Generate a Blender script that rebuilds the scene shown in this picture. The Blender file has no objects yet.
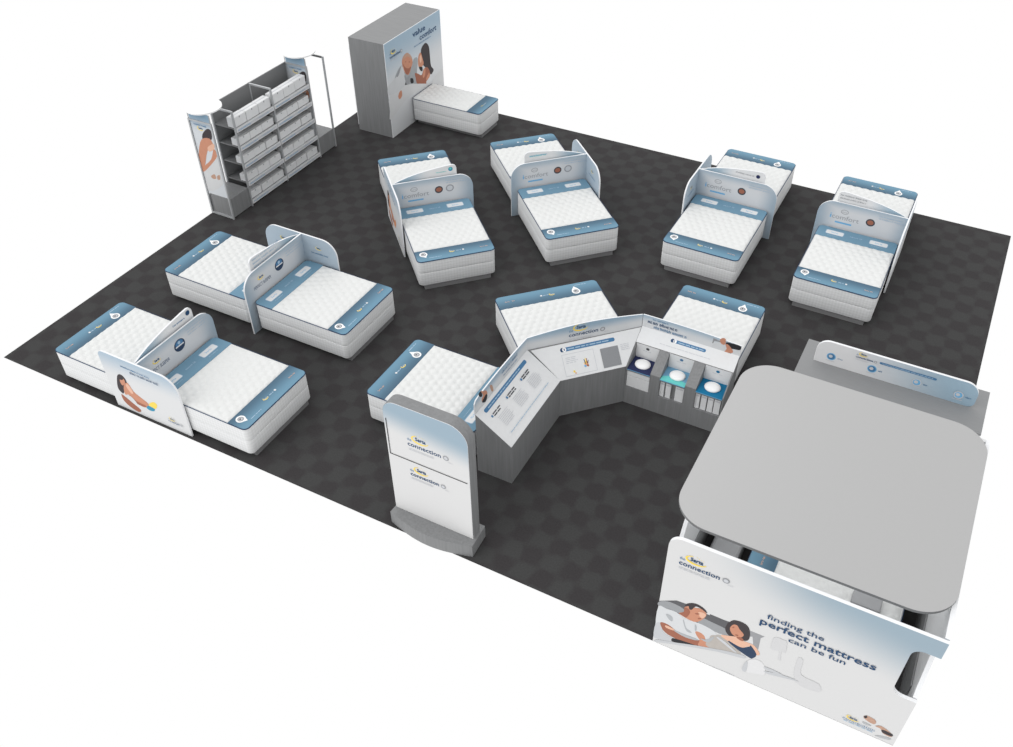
import bpy, bmesh, math, random
from mathutils import Vector, Matrix
random.seed(7)
SC = bpy.context.scene
COL = SC.collection
PI = math.pi
# ------------------------------------------------------------------ camera
cd = bpy.data.cameras.new('camera')
cam = bpy.data.objects.new('camera', cd)
COL.objects.link(cam)
cam.location = (13.8985827, -6.6944941, 10.6518406)
cam.rotation_euler = (0.840427751, 0.00223928224, 0.482625373)
cd.sensor_fit = 'HORIZONTAL'
cd.sensor_width = 36.0
cd.lens = 921.877547 / 1013 * 36.0
cd.shift_x = -15.196 / 1013
cd.shift_y = 1.2175 / 1013
cd.clip_end = 200
SC.camera = cam
# ------------------------------------------------------------------ white studio backdrop
w = bpy.data.worlds.new('backdrop')
SC.world = w
w.use_nodes = True
w.node_tree.nodes['Background'].inputs[0].default_value = (1, 1, 1, 1)
w.node_tree.nodes['Background'].inputs[1].default_value = 1.0
# ------------------------------------------------------------------ very soft key light
sd = bpy.data.lights.new('soft_key', 'SUN')
sun = bpy.data.objects.new('soft_key', sd)
COL.objects.link(sun)
sd.energy = 0.95
sd.angle = math.radians(55)
sun.rotation_euler = (math.radians(50), 0, math.radians(-35))
sun.location = (8, -4, 9)
sd2 = bpy.data.lights.new('back_light', 'SUN')
sun2 = bpy.data.objects.new('back_light', sd2)
COL.objects.link(sun2)
sd2.energy = 0.35
sd2.angle = math.radians(35)
sun2.rotation_euler = (math.radians(57), 0, math.radians(180+36))
sun2.location = (4, 14, 9)
SC.view_settings.view_transform = 'Standard'
SC.view_settings.look = 'None'
SC.view_settings.exposure = 0.0
SC.view_settings.gamma = 1.0
SC.view_settings.use_curve_mapping = False

# ------------------------------------------------------------------ materials
def s2l(c):
    return tuple(((v/255)/12.92 if v/255 <= 0.04045 else ((v/255+0.055)/1.055)**2.4) for v in c)
MATS = {}
def mat(name, rgb, rough=0.6, metal=0.0, noise=0.04, scale=20.0, stretch=(1,1,1), spec=0.3):
    m = bpy.data.materials.new(name); m.use_nodes = True
    nt = m.node_tree; b = nt.nodes['Principled BSDF']
    c = s2l(rgb)
    tc = nt.nodes.new('ShaderNodeTexCoord'); mp = nt.nodes.new('ShaderNodeMapping')
    mp.inputs['Scale'].default_value = stretch
    nz = nt.nodes.new('ShaderNodeTexNoise'); nz.inputs['Scale'].default_value = scale
    nz.inputs['Detail'].default_value = 3
    mx = nt.nodes.new('ShaderNodeMix'); mx.data_type = 'RGBA'
    mx.inputs[6].default_value = (*[v*(1-noise) for v in c], 1)
    mx.inputs[7].default_value = (*[min(1, v*(1+noise)) for v in c], 1)
    nt.links.new(tc.outputs['Object'], mp.inputs[0]); nt.links.new(mp.outputs[0], nz.inputs['Vector'])
    nt.links.new(nz.outputs[0], mx.inputs[0]); nt.links.new(mx.outputs[2], b.inputs['Base Color'])
    b.inputs['Roughness'].default_value = rough; b.inputs['Metallic'].default_value = metal
    b.inputs['Specular IOR Level'].default_value = spec
    MATS[name] = m
    return m
def lin(nt, src, a, c0, c1):
    """clamped ramp of dot(a, position) from c0 to c1"""
    d = nt.nodes.new('ShaderNodeVectorMath'); d.operation = 'DOT_PRODUCT'
    d.inputs[1].default_value = a; nt.links.new(src, d.inputs[0])
    r = nt.nodes.new('ShaderNodeMapRange'); r.interpolation_type = 'SMOOTHSTEP'
    r.inputs['From Min'].default_value = c0; r.inputs['From Max'].default_value = c1
    nt.links.new(d.outputs['Value'], r.inputs['Value'])
    return r.outputs['Result']
def gradient(name, white, blue, terms, op='MULTIPLY', rough=0.55):
    """a printed blend from white to blue across a graphic, in the coordinates of the object itself"""
    m = mat(name, white, rough); nt = m.node_tree; b = nt.nodes['Principled BSDF']
    tc = nt.nodes.new('ShaderNodeTexCoord')
    out = None
    for (a, c0, c1) in terms:
        f = lin(nt, tc.outputs['Object'], a, c0, c1)
        if out is None: out = f
        else:
            q = nt.nodes.new('ShaderNodeMath'); q.operation = op
            nt.links.new(out, q.inputs[0]); nt.links.new(f, q.inputs[1]); out = q.outputs[0]
    mx = nt.nodes.new('ShaderNodeMix'); mx.data_type = 'RGBA'
    mx.inputs[6].default_value = (*s2l(white), 1); mx.inputs[7].default_value = (*s2l(blue), 1)
    nt.links.new(out, mx.inputs[0]); nt.links.new(mx.outputs[2], b.inputs['Base Color'])
    return m
W_ = (220, 221, 222)
mat('white', W_, 0.55)
mat('white_bright', (240, 240, 240), 0.6)
mat('quilt', (219, 220, 219), 0.9, noise=0.015, scale=60)
mat('panel_edge', (232, 233, 235), 0.5)
mat('blue_cover', (98, 136, 158), 0.75, scale=40)
mat('blue_head', (108, 144, 166), 0.75, scale=40)
mat('navy_piping', (38, 62, 92), 0.7)
mat('ink_navy', (28, 66, 104), 0.6)
mat('ink_blue', (70, 118, 158), 0.6)
mat('ink_pale', (160, 184, 204), 0.6)
mat('ink_sky', (112, 172, 212), 0.6)
mat('ink_grey', (150, 152, 156), 0.6)
mat('ink_dark', (66, 68, 74), 0.6)
mat('ink_light', (196, 198, 202), 0.6)
mat('ink_orange', (214, 150, 110), 0.6)
mat('gold', (244, 214, 84), 0.6)
mat('yellow', (240, 210, 90), 0.6)
mat('teal', (48, 140, 172), 0.6)
mat('aqua', (104, 200, 196), 0.6)
mat('pad_navy', (38, 46, 84), 0.7)
mat('pad_sky', (112, 160, 190), 0.7)
mat('pad_blue', (10, 110, 152), 0.7)
mat('skin', (196, 138, 112), 0.7, noise=0.08, scale=12)
mat('skin_dark', (156, 100, 80), 0.7, noise=0.08, scale=12)
mat('skin_light', (222, 178, 154), 0.7, noise=0.05, scale=12)
mat('tan', (186, 150, 130), 0.7, noise=0.2, scale=30)
mat('hair', (62, 56, 58), 0.7, noise=0.1)
mat('black', (40, 40, 44), 0.7)
mat('navy', (44, 62, 88), 0.7)
mat('shirt', (206, 208, 210), 0.7)
mat('shirt_shade', (172, 175, 178), 0.7)
mat('pillow_shade', (190, 192, 195), 0.7)
mat('pillow_light', (216, 216, 217), 0.7)
mat('tshirt', (158, 162, 165), 0.7, noise=0.1, scale=8)
mat('book', (178, 172, 166), 0.7, noise=0.08)
mat('bed_light', (206, 207, 208), 0.7, noise=0.05, scale=3)
mat('grey_light', (200, 202, 204), 0.7, noise=0.06, scale=3)
mat('grey_mid', (150, 152, 155), 0.7, noise=0.06)
mat('lamp_grey', (203, 203, 204), 0.7)
mat('headboard_dark', (92, 92, 95), 0.7, noise=0.2, scale=4)
mat('headboard_mid', (150, 151, 154), 0.7, noise=0.1)
mat('shadow_print', (176, 178, 180), 0.7)
mat('grey_pad', (136, 138, 141), 0.6, noise=0.1, scale=60)
mat('alu', (176, 178, 180), 0.4, 0.25, noise=0.03)
mat('grey_panel', (120, 121, 122), 0.6)
mat('dark_metal', (88, 89, 90), 0.5, 0.3)
mat('plinth', (122, 122, 123), 0.6)
mat('bolster', (162, 163, 165), 0.7)
mat('canopy', (180, 180, 180), 0.42, 0.6, spec=0.5, noise=0.01)
mat('laminate', (128, 129, 130), 0.55, noise=0.22, scale=6, stretch=(5, 5, 0.25))
mat('laminate_top', (128, 129, 130), 0.55, noise=0.14, scale=6, stretch=(0.4, 5, 1))
mat('laminate_long', (138, 139, 140), 0.55, noise=0.10, scale=9, stretch=(0.6, 12, 1))
gradient('print_head', (206, 207, 209), (154, 172, 186), [((1, 0, 0), 0.45, 0.92), ((-1, 0, 0), 0.45, 0.92), ((0, 0, 1), 1.0, 1.24)], 'MAXIMUM')
gradient('print_rear', (220, 221, 222), (152, 176, 192), [((1, 0, 0), 0.0, 0.5)])
gradient('print_rear_flip', (220, 221, 222), (152, 176, 192), [((-1, 0, 0), 0.0, 0.5)])
gradient('print_poster', (212, 213, 214), (160, 180, 196), [((0, 0, 1), 0.7, 1.3)])
gradient('print_booth', (210, 210, 210), (148, 166, 178), [((0.25, 0, 1), 1.75, 2.75), ((1, 0, 0), 0.2, 1.9)])
gradient('print_sign', (212, 212, 212), (150, 170, 184), [((0.16, 0, 1), 1.82, 2.3)])
gradient('print_tower', (208, 210, 212), (156, 178, 194), [((0, 0, 1), 1.2, 2.2)])
gradient('print_csign', (218, 218, 219), (150, 174, 190), [((1, 0, 0.6), 0.8, 2.5)])
gradient('print_chead', (212, 214, 216), (150, 174, 192), [((0, 0, 1), 1.28, 1.48)])
gradient('print_rack', (206, 210, 214), (120, 150, 172), [((0, 0, 1), 1.9, 2.35)])
gradient('cover_foot', (74, 102, 122), (106, 144, 166), [((0, 1, 0), 1.62, 1.95), ], rough=0.75)
# side cloth: faint woven diamonds
m = mat('ticking', (216, 217, 218), 0.9); nt = m.node_tree; b = nt.nodes['Principled BSDF']
tc = nt.nodes.new('ShaderNodeTexCoord'); outs = []
for sgn in (1, -1):
    d = nt.nodes.new('ShaderNodeVectorMath'); d.operation = 'DOT_PRODUCT'; d.inputs[1].default_value = (55, 55, 55*sgn)
    s = nt.nodes.new('ShaderNodeMath'); s.operation = 'SINE'
    nt.links.new(tc.outputs['Object'], d.inputs[0]); nt.links.new(d.outputs['Value'], s.inputs[0]); outs.append(s.outputs[0])
q = nt.nodes.new('ShaderNodeMath'); q.operation = 'MULTIPLY'; nt.links.new(outs[0], q.inputs[0]); nt.links.new(outs[1], q.inputs[1])
bp_ = nt.nodes.new('ShaderNodeBump'); bp_.inputs['Strength'].default_value = 0.10; bp_.inputs['Distance'].default_value = 0.01
nt.links.new(q.outputs[0], bp_.inputs['Height']); nt.links.new(bp_.outputs[0], b.inputs['Normal'])
mr = nt.nodes.new('ShaderNodeMapRange'); mr.inputs['From Min'].default_value = -1; mr.inputs['From Max'].default_value = 1
mx = nt.nodes.new('ShaderNodeMix'); mx.data_type = 'RGBA'
mx.inputs[6].default_value = (*s2l((212, 213, 213)), 1); mx.inputs[7].default_value = (*s2l((224, 225, 226)), 1)
nt.links.new(q.outputs[0], mr.inputs['Value']); nt.links.new(mr.outputs[0], mx.inputs[0]); nt.links.new(mx.outputs[2], b.inputs['Base Color'])
# carpet: charcoal one-foot tiles in two tones
m = mat('carpet', (60, 59, 60), 0.95, spec=0.1); nt = m.node_tree; b = nt.nodes['Principled BSDF']
tc = nt.nodes.new('ShaderNodeTexCoord')
nz = nt.nodes.new('ShaderNodeTexNoise'); nz.inputs['Scale'].default_value = 5.5; nz.inputs['Detail'].default_value = 1
nt.links.new(tc.outputs['Object'], nz.inputs['Vector'])
sb = nt.nodes.new('ShaderNodeVectorMath'); sb.operation = 'SUBTRACT'; sb.inputs[1].default_value = (0.5, 0.5, 0.5)
nt.links.new(nz.outputs['Color'], sb.inputs[0])
sc_ = nt.nodes.new('ShaderNodeVectorMath'); sc_.operation = 'SCALE'; sc_.inputs['Scale'].default_value = 0.15
nt.links.new(sb.outputs[0], sc_.inputs[0])
ad = nt.nodes.new('ShaderNodeVectorMath'); ad.operation = 'ADD'
nt.links.new(tc.outputs['Object'], ad.inputs[0]); nt.links.new(sc_.outputs[0], ad.inputs[1])
sins = []
for ax, off in (((PI/0.305, 0, 0), 0.2), ((0, PI/0.305, 0), 0.08)):
    d = nt.nodes.new('ShaderNodeVectorMath'); d.operation = 'DOT_PRODUCT'; d.inputs[1].default_value = ax
    a_ = nt.nodes.new('ShaderNodeMath'); a_.operation = 'SUBTRACT'; a_.inputs[1].default_value = off*PI
    s = nt.nodes.new('ShaderNodeMath'); s.operation = 'SINE'
    nt.links.new(ad.outputs[0], d.inputs[0]); nt.links.new(d.outputs['Value'], a_.inputs[0]); nt.links.new(a_.outputs[0], s.inputs[0]); sins.append(s.outputs[0])
q = nt.nodes.new('ShaderNodeMath'); q.operation = 'MULTIPLY'; nt.links.new(sins[0], q.inputs[0]); nt.links.new(sins[1], q.inputs[1])
mr = nt.nodes.new('ShaderNodeMapRange'); mr.inputs['From Min'].default_value = -0.3; mr.inputs['From Max'].default_value = 0.3
nt.links.new(q.outputs[0], mr.inputs['Value'])
mx = nt.nodes.new('ShaderNodeMix'); mx.data_type = 'RGBA'
mx.inputs[6].default_value = (*s2l((66, 66, 66)), 1); mx.inputs[7].default_value = (*s2l((60, 58, 59)), 1)
nt.links.new(mr.outputs[0], mx.inputs[0])
nf = nt.nodes.new('ShaderNodeTexNoise'); nf.inputs['Scale'].default_value = 38; nf.inputs['Detail'].default_value = 4
nt.links.new(tc.outputs['Object'], nf.inputs['Vector'])
mu = nt.nodes.new('ShaderNodeMix'); mu.data_type = 'RGBA'; mu.blend_type = 'MULTIPLY'; mu.inputs[0].default_value = 0.22
r2 = nt.nodes.new('ShaderNodeMapRange'); r2.inputs['From Min'].default_value = 0.3; r2.inputs['From Max'].default_value = 0.7
r2.inputs['To Min'].default_value = 0.6; r2.inputs['To Max'].default_value = 1.3
nt.links.new(nf.outputs[0], r2.inputs['Value']); nt.links.new(mx.outputs[2], mu.inputs[6]); nt.links.new(r2.outputs[0], mu.inputs[7])
nt.links.new(mu.outputs[2], b.inputs['Base Color'])

# ------------------------------------------------------------------ helpers
def obj(name, bm, mats, parent=None, smooth=False):
    me = bpy.data.meshes.new(name); bm.normal_update(); bm.to_mesh(me); bm.free()
    if isinstance(mats, str): mats = [mats]
    for k in mats: me.materials.append(MATS[k])
    if smooth:
        for p in me.polygons: p.use_smooth = True
    o = bpy.data.objects.new(name, me); COL.objects.link(o)
    if parent: o.parent = parent
    return o
def tag(o, label, cat, group=None):
    o['label'] = label; o['category'] = cat
    if group: o['group'] = group
    return o
def thing(name, label, cat, loc=(0, 0, 0), rz=0.0, group=None):
    o = bpy.data.objects.new(name, None); COL.objects.link(o)
    o.location = loc; o.rotation_euler = (0, 0, rz); o.empty_display_size = 0.2
    return tag(o, label, cat, group)
def copy_tree(o, parent=None):
    c = o.copy(); COL.objects.link(c)
    if parent: c.parent = parent
    for ch in list(o.children): copy_tree(ch, c)
    return c
def box(bm, x0, x1, y0, y1, z0, z1, mi=0, bev=0.0):
    v = [bm.verts.new(p) for p in ((x0,y0,z0),(x1,y0,z0),(x1,y1,z0),(x0,y1,z0),(x0,y0,z1),(x1,y0,z1),(x1,y1,z1),(x0,y1,z1))]
    fs = [bm.faces.new([v[i] for i in q]) for q in ((0,3,2,1),(4,5,6,7),(0,1,5,4),(1,2,6,5),(2,3,7,6),(3,0,4,7))]
    for f in fs: f.material_index = mi
    if bev:
        es = list({e for f in fs for e in f.edges})
        r = bmesh.ops.bevel(bm, geom=es, offset=bev, segments=3, affect='EDGES', profile=0.5)
        for f in r['faces']: f.material_index = mi
    return fs
def rounded(pts, n=8):
    """outline [(x, y, radius)] -> points with rounded corners"""
    out = []; N = len(pts)
    for i in range(N):
        p = Vector(pts[i][:2]); r = pts[i][2] if len(pts[i]) > 2 else 0
        if r <= 0: out.append(tuple(p)); continue
        a = (Vector(pts[i-1][:2])-p).normalized(); b_ = (Vector(pts[(i+1) % N][:2])-p).normalized()
        ang = a.angle(b_); t = r/math.tan(ang/2)
        c = p+(a+b_).normalized()*(r/math.sin(ang/2))
        s0 = p+a*t-c; s1 = p+b_*t-c
        a0 = math.atan2(s0.y, s0.x); d = math.atan2(s1.y, s1.x)-a0
        while d > PI: d -= 2*PI
        while d < -PI: d += 2*PI
        for k in range(n+1):
            th = a0+d*k/n
            out.append((c.x+r*math.cos(th), c.y+r*math.sin(th)))
    return out
class Frame:
    def __init__(s, O, U, V):
        s.O = Vector(O); s.U = Vector(U).normalized(); s.V = Vector(V).normalized(); s.N = s.U.cross(s.V)
    def at(s, u, v, n=0.0): return s.O+s.U*u+s.V*v+s.N*n
def plate(bm, fr, pts, n0, n1, mi_face=0, mi_edge=1):
    """solid sheet: outline pts in frame fr from depth n0 to n1 (n1 the front)"""
    area = sum(pts[i-1][0]*pts[i][1]-pts[i][0]*pts[i-1][1] for i in range(len(pts)))
    if area < 0: pts = pts[::-1]
    a = [bm.verts.new(fr.at(u, v, n1)) for u, v in pts]; b_ = [bm.verts.new(fr.at(u, v, n0)) for u, v in pts]
    f = bm.faces.new(a); f.material_index = mi_face
    f = bm.faces.new(b_[::-1]); f.material_index = mi_face
    N = len(pts)
    for i in range(N):
        j = (i+1) % N
        f = bm.faces.new((a[i], b_[i], b_[j], a[j])); f.material_index = mi_edge
def cyl(bm, c, r, h, n=32, axis='Z', mi=0, r2=None):
    mtx = Matrix.Translation(c)
    if axis == 'X': mtx = mtx @ Matrix.Rotation(PI/2, 4, 'Y')
    if axis == 'Y': mtx = mtx @ Matrix.Rotation(PI/2, 4, 'X')
    g = bmesh.ops.create_cone(bm, cap_ends=True, segments=n, radius1=r, radius2=r if r2 is None else r2, depth=h, matrix=mtx)
    for v in g['verts']:
        for f in v.link_faces: f.material_index = mi
_fonts = {}
def glyphs(s, bold=0.0):
    if (s, bold) in _fonts: return _fonts[(s, bold)]
    cu = bpy.data.curves.new('t', 'FONT'); cu.body = s; cu.resolution_u = 2; cu.offset = bold
    o = bpy.data.objects.new('t', cu); COL.objects.link(o)
    dg = bpy.context.evaluated_depsgraph_get(); me = bpy.data.meshes.new_from_object(o.evaluated_get(dg))
    vs = [(v.co.x, v.co.y) for v in me.vertices]; fs = [tuple(p.vertices) for p in me.polygons]
    bpy.data.meshes.remove(me); bpy.data.objects.remove(o); bpy.data.curves.remove(cu)
    x0 = min(v[0] for v in vs); x1 = max(v[0] for v in vs); y1 = max(v[1] for v in vs)
    vs = [((x-x0)/(x1-x0), y/0.7) for x, y in vs]
    _fonts[(s, bold)] = (vs, fs)
    return vs, fs
class Print:
    """flat inks laid on a surface: one mesh, one material per ink"""
    def __init__(s, fr, lift=0.0015):
        s.fr = fr; s.bm = bmesh.new(); s.k = 0; s.ms = []; s.lift = lift
    def mi(s, m):
        if m not in s.ms: s.ms.append(m)
        return s.ms.index(m)
    def _n(s): s.k += 1; return s.lift+s.k*0.0001
    def poly(s, pts, m):
        n = s._n(); area = sum(pts[i-1][0]*pts[i][1]-pts[i][0]*pts[i-1][1] for i in range(len(pts)))
        if area < 0: pts = pts[::-1]
        f = s.bm.faces.new([s.bm.verts.new(s.fr.at(u, v, n)) for u, v in pts]); f.material_index = s.mi(m)
    def soft(s, pts, m):
        if m.startswith('headboard'): s.poly(pts, m); return
        """smooth closed outline through traced points"""
        out = []; N = len(pts)
        for i in range(N):
            p0, p1, p2, p3 = [Vector(pts[(i+j-1) % N]) for j in range(4)]
            for t in (0.0, 0.33, 0.66):
                out.append(tuple(0.5*((2*p1)+(p2-p0)*t+(2*p0-5*p1+4*p2-p3)*t*t+(3*p1-p0-3*p2+p3)*t**3)))
        s.poly(out, m)
    def rect(s, u0, v0, u1, v1, m, r=0.0):
        s.poly(rounded([(u0, v0, r), (u1, v0, r), (u1, v1, r), (u0, v1, r)], 5), m)
    def disc(s, u, v, r, m, ry=None, n=24):
        ry = ry or r
        s.poly([(u+r*math.cos(2*PI*k/n), v+ry*math.sin(2*PI*k/n)) for k in range(n)], m)
    def arc(s, u, v, rx, ry, a0, a1, wd, m, n=16):
        """crescent stroke, thick in the middle"""
        nn = s._n(); mi = s.mi(m); prev = None
        for k in range(n+1):
            th = math.radians(a0+(a1-a0)*k/n); w_ = wd*(0.25+0.75*math.sin(PI*k/n))
            c, si = math.cos(th), math.sin(th)
            cur = [s.bm.verts.new(s.fr.at(u+(rx-w_)*c, v+(ry-w_)*si, nn)), s.bm.verts.new(s.fr.at(u+rx*c, v+ry*si, nn))]
            if prev:
                f = s.bm.faces.new((prev[0], prev[1], cur[1], cur[0])) if a1 > a0 else s.bm.faces.new((prev[1], prev[0], cur[0], cur[1]))
                f.material_index = mi
            prev = cur
    def text(s, t, u, v, width, h, m, bold=0.0):
        vs, fs = glyphs(t, bold); n = s._n(); mi = s.mi(m)
        vv = [s.bm.verts.new(s.fr.at(u+x*width, v+y*h, n)) for x, y in vs]
        for f in fs:
            try: q = s.bm.faces.new([vv[i] for i in f]); q.material_index = mi
            except ValueError: pass
    def lines(s, u, v, width, h, m, rows=1, pitch=None, seed=1, ragged=0.2):
        """unreadable small print: rows of word-long strokes"""
        rg = random.Random(seed); pitch = pitch or h*1.8
        for r in range(rows):
            x = 0; wmax = width*(1-ragged*rg.random()); y = v-r*pitch
            if h < .024:
                while x < wmax-h:
                    l = min(h*rg.uniform(2, 6), wmax-x); s.poly([(u+x, y), (u+x+l, y), (u+x+l, y+h*.8), (u+x, y+h*.8)], m); x += l+h*0.7
                continue
            while x < wmax-h*.5:
                for _ in range(rg.randint(3, 8)):
                    if x > wmax-h*.5: break
                    w1 = h*.52; top = h*rg.choice((.68, .68, .72, 1.0)); kind = rg.randint(0, 3)
                    s.poly([(u+x, y), (u+x+h*.17, y), (u+x+h*.17, y+top), (u+x, y+top)], m)
                    if kind < 3: s.poly([(u+x+w1-h*.17, y), (u+x+w1, y), (u+x+w1, y+h*.66), (u+x+w1-h*.17, y+h*.66)], m)
                    if kind != 1: s.poly([(u+x+h*.17, y+h*.52), (u+x+w1-h*.1, y+h*.52), (u+x+w1-h*.1, y+h*.68), (u+x+h*.17, y+h*.68)], m)
                    if kind in (0, 3): s.poly([(u+x+h*.17, y), (u+x+w1-h*.1, y), (u+x+w1-h*.1, y+h*.15), (u+x+h*.17, y+h*.15)], m)
                    x += w1+h*.16
                x += h*.4
    def build(s, name, parent):
        return obj(name, s.bm, s.ms, parent)
def serta(p, u, v, w_, name=True):
    """yellow crescent with the brand word"""
    p.arc(u, v, w_*0.52, w_*0.30, 110, 350, w_*0.11, 'gold')
    for k in range(4): p.disc(u+w_*(.02+.11*k), v+w_*(.29-.035*k), w_*.02, 'gold', n=8)
    p.text('Serta', u-w_*0.27, v-w_*0.09, w_*0.62, w_*0.25, 'ink_navy', 0.03)
def connection(p, u, v, w_):
    """'the Serta connection' lock-up, u v = left end of baseline"""
    p.text('the', u, v+w_*0.19, w_*0.13, w_*0.10, 'ink_blue')
    serta(p, u+w_*0.39, v+w_*0.32, w_*0.50)
    p.text('connection', u, v, w_, w_*0.15, 'ink_navy', 0.015)
    p.lines(u+w_*0.02, v-w_*0.11, w_*0.8, w_*0.025, 'ink_light', 2, seed=3)
    p.disc(u+w_*1.15, v+w_*0.06, w_*0.085, 'ink_grey'); p.disc(u+w_*1.15, v+w_*0.06, w_*0.055, 'ink_light')
    p.lines(u+w_*1.2, v-w_*0.07, w_*0.16, w_*0.02, 'ink_light', 1, seed=5)
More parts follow.
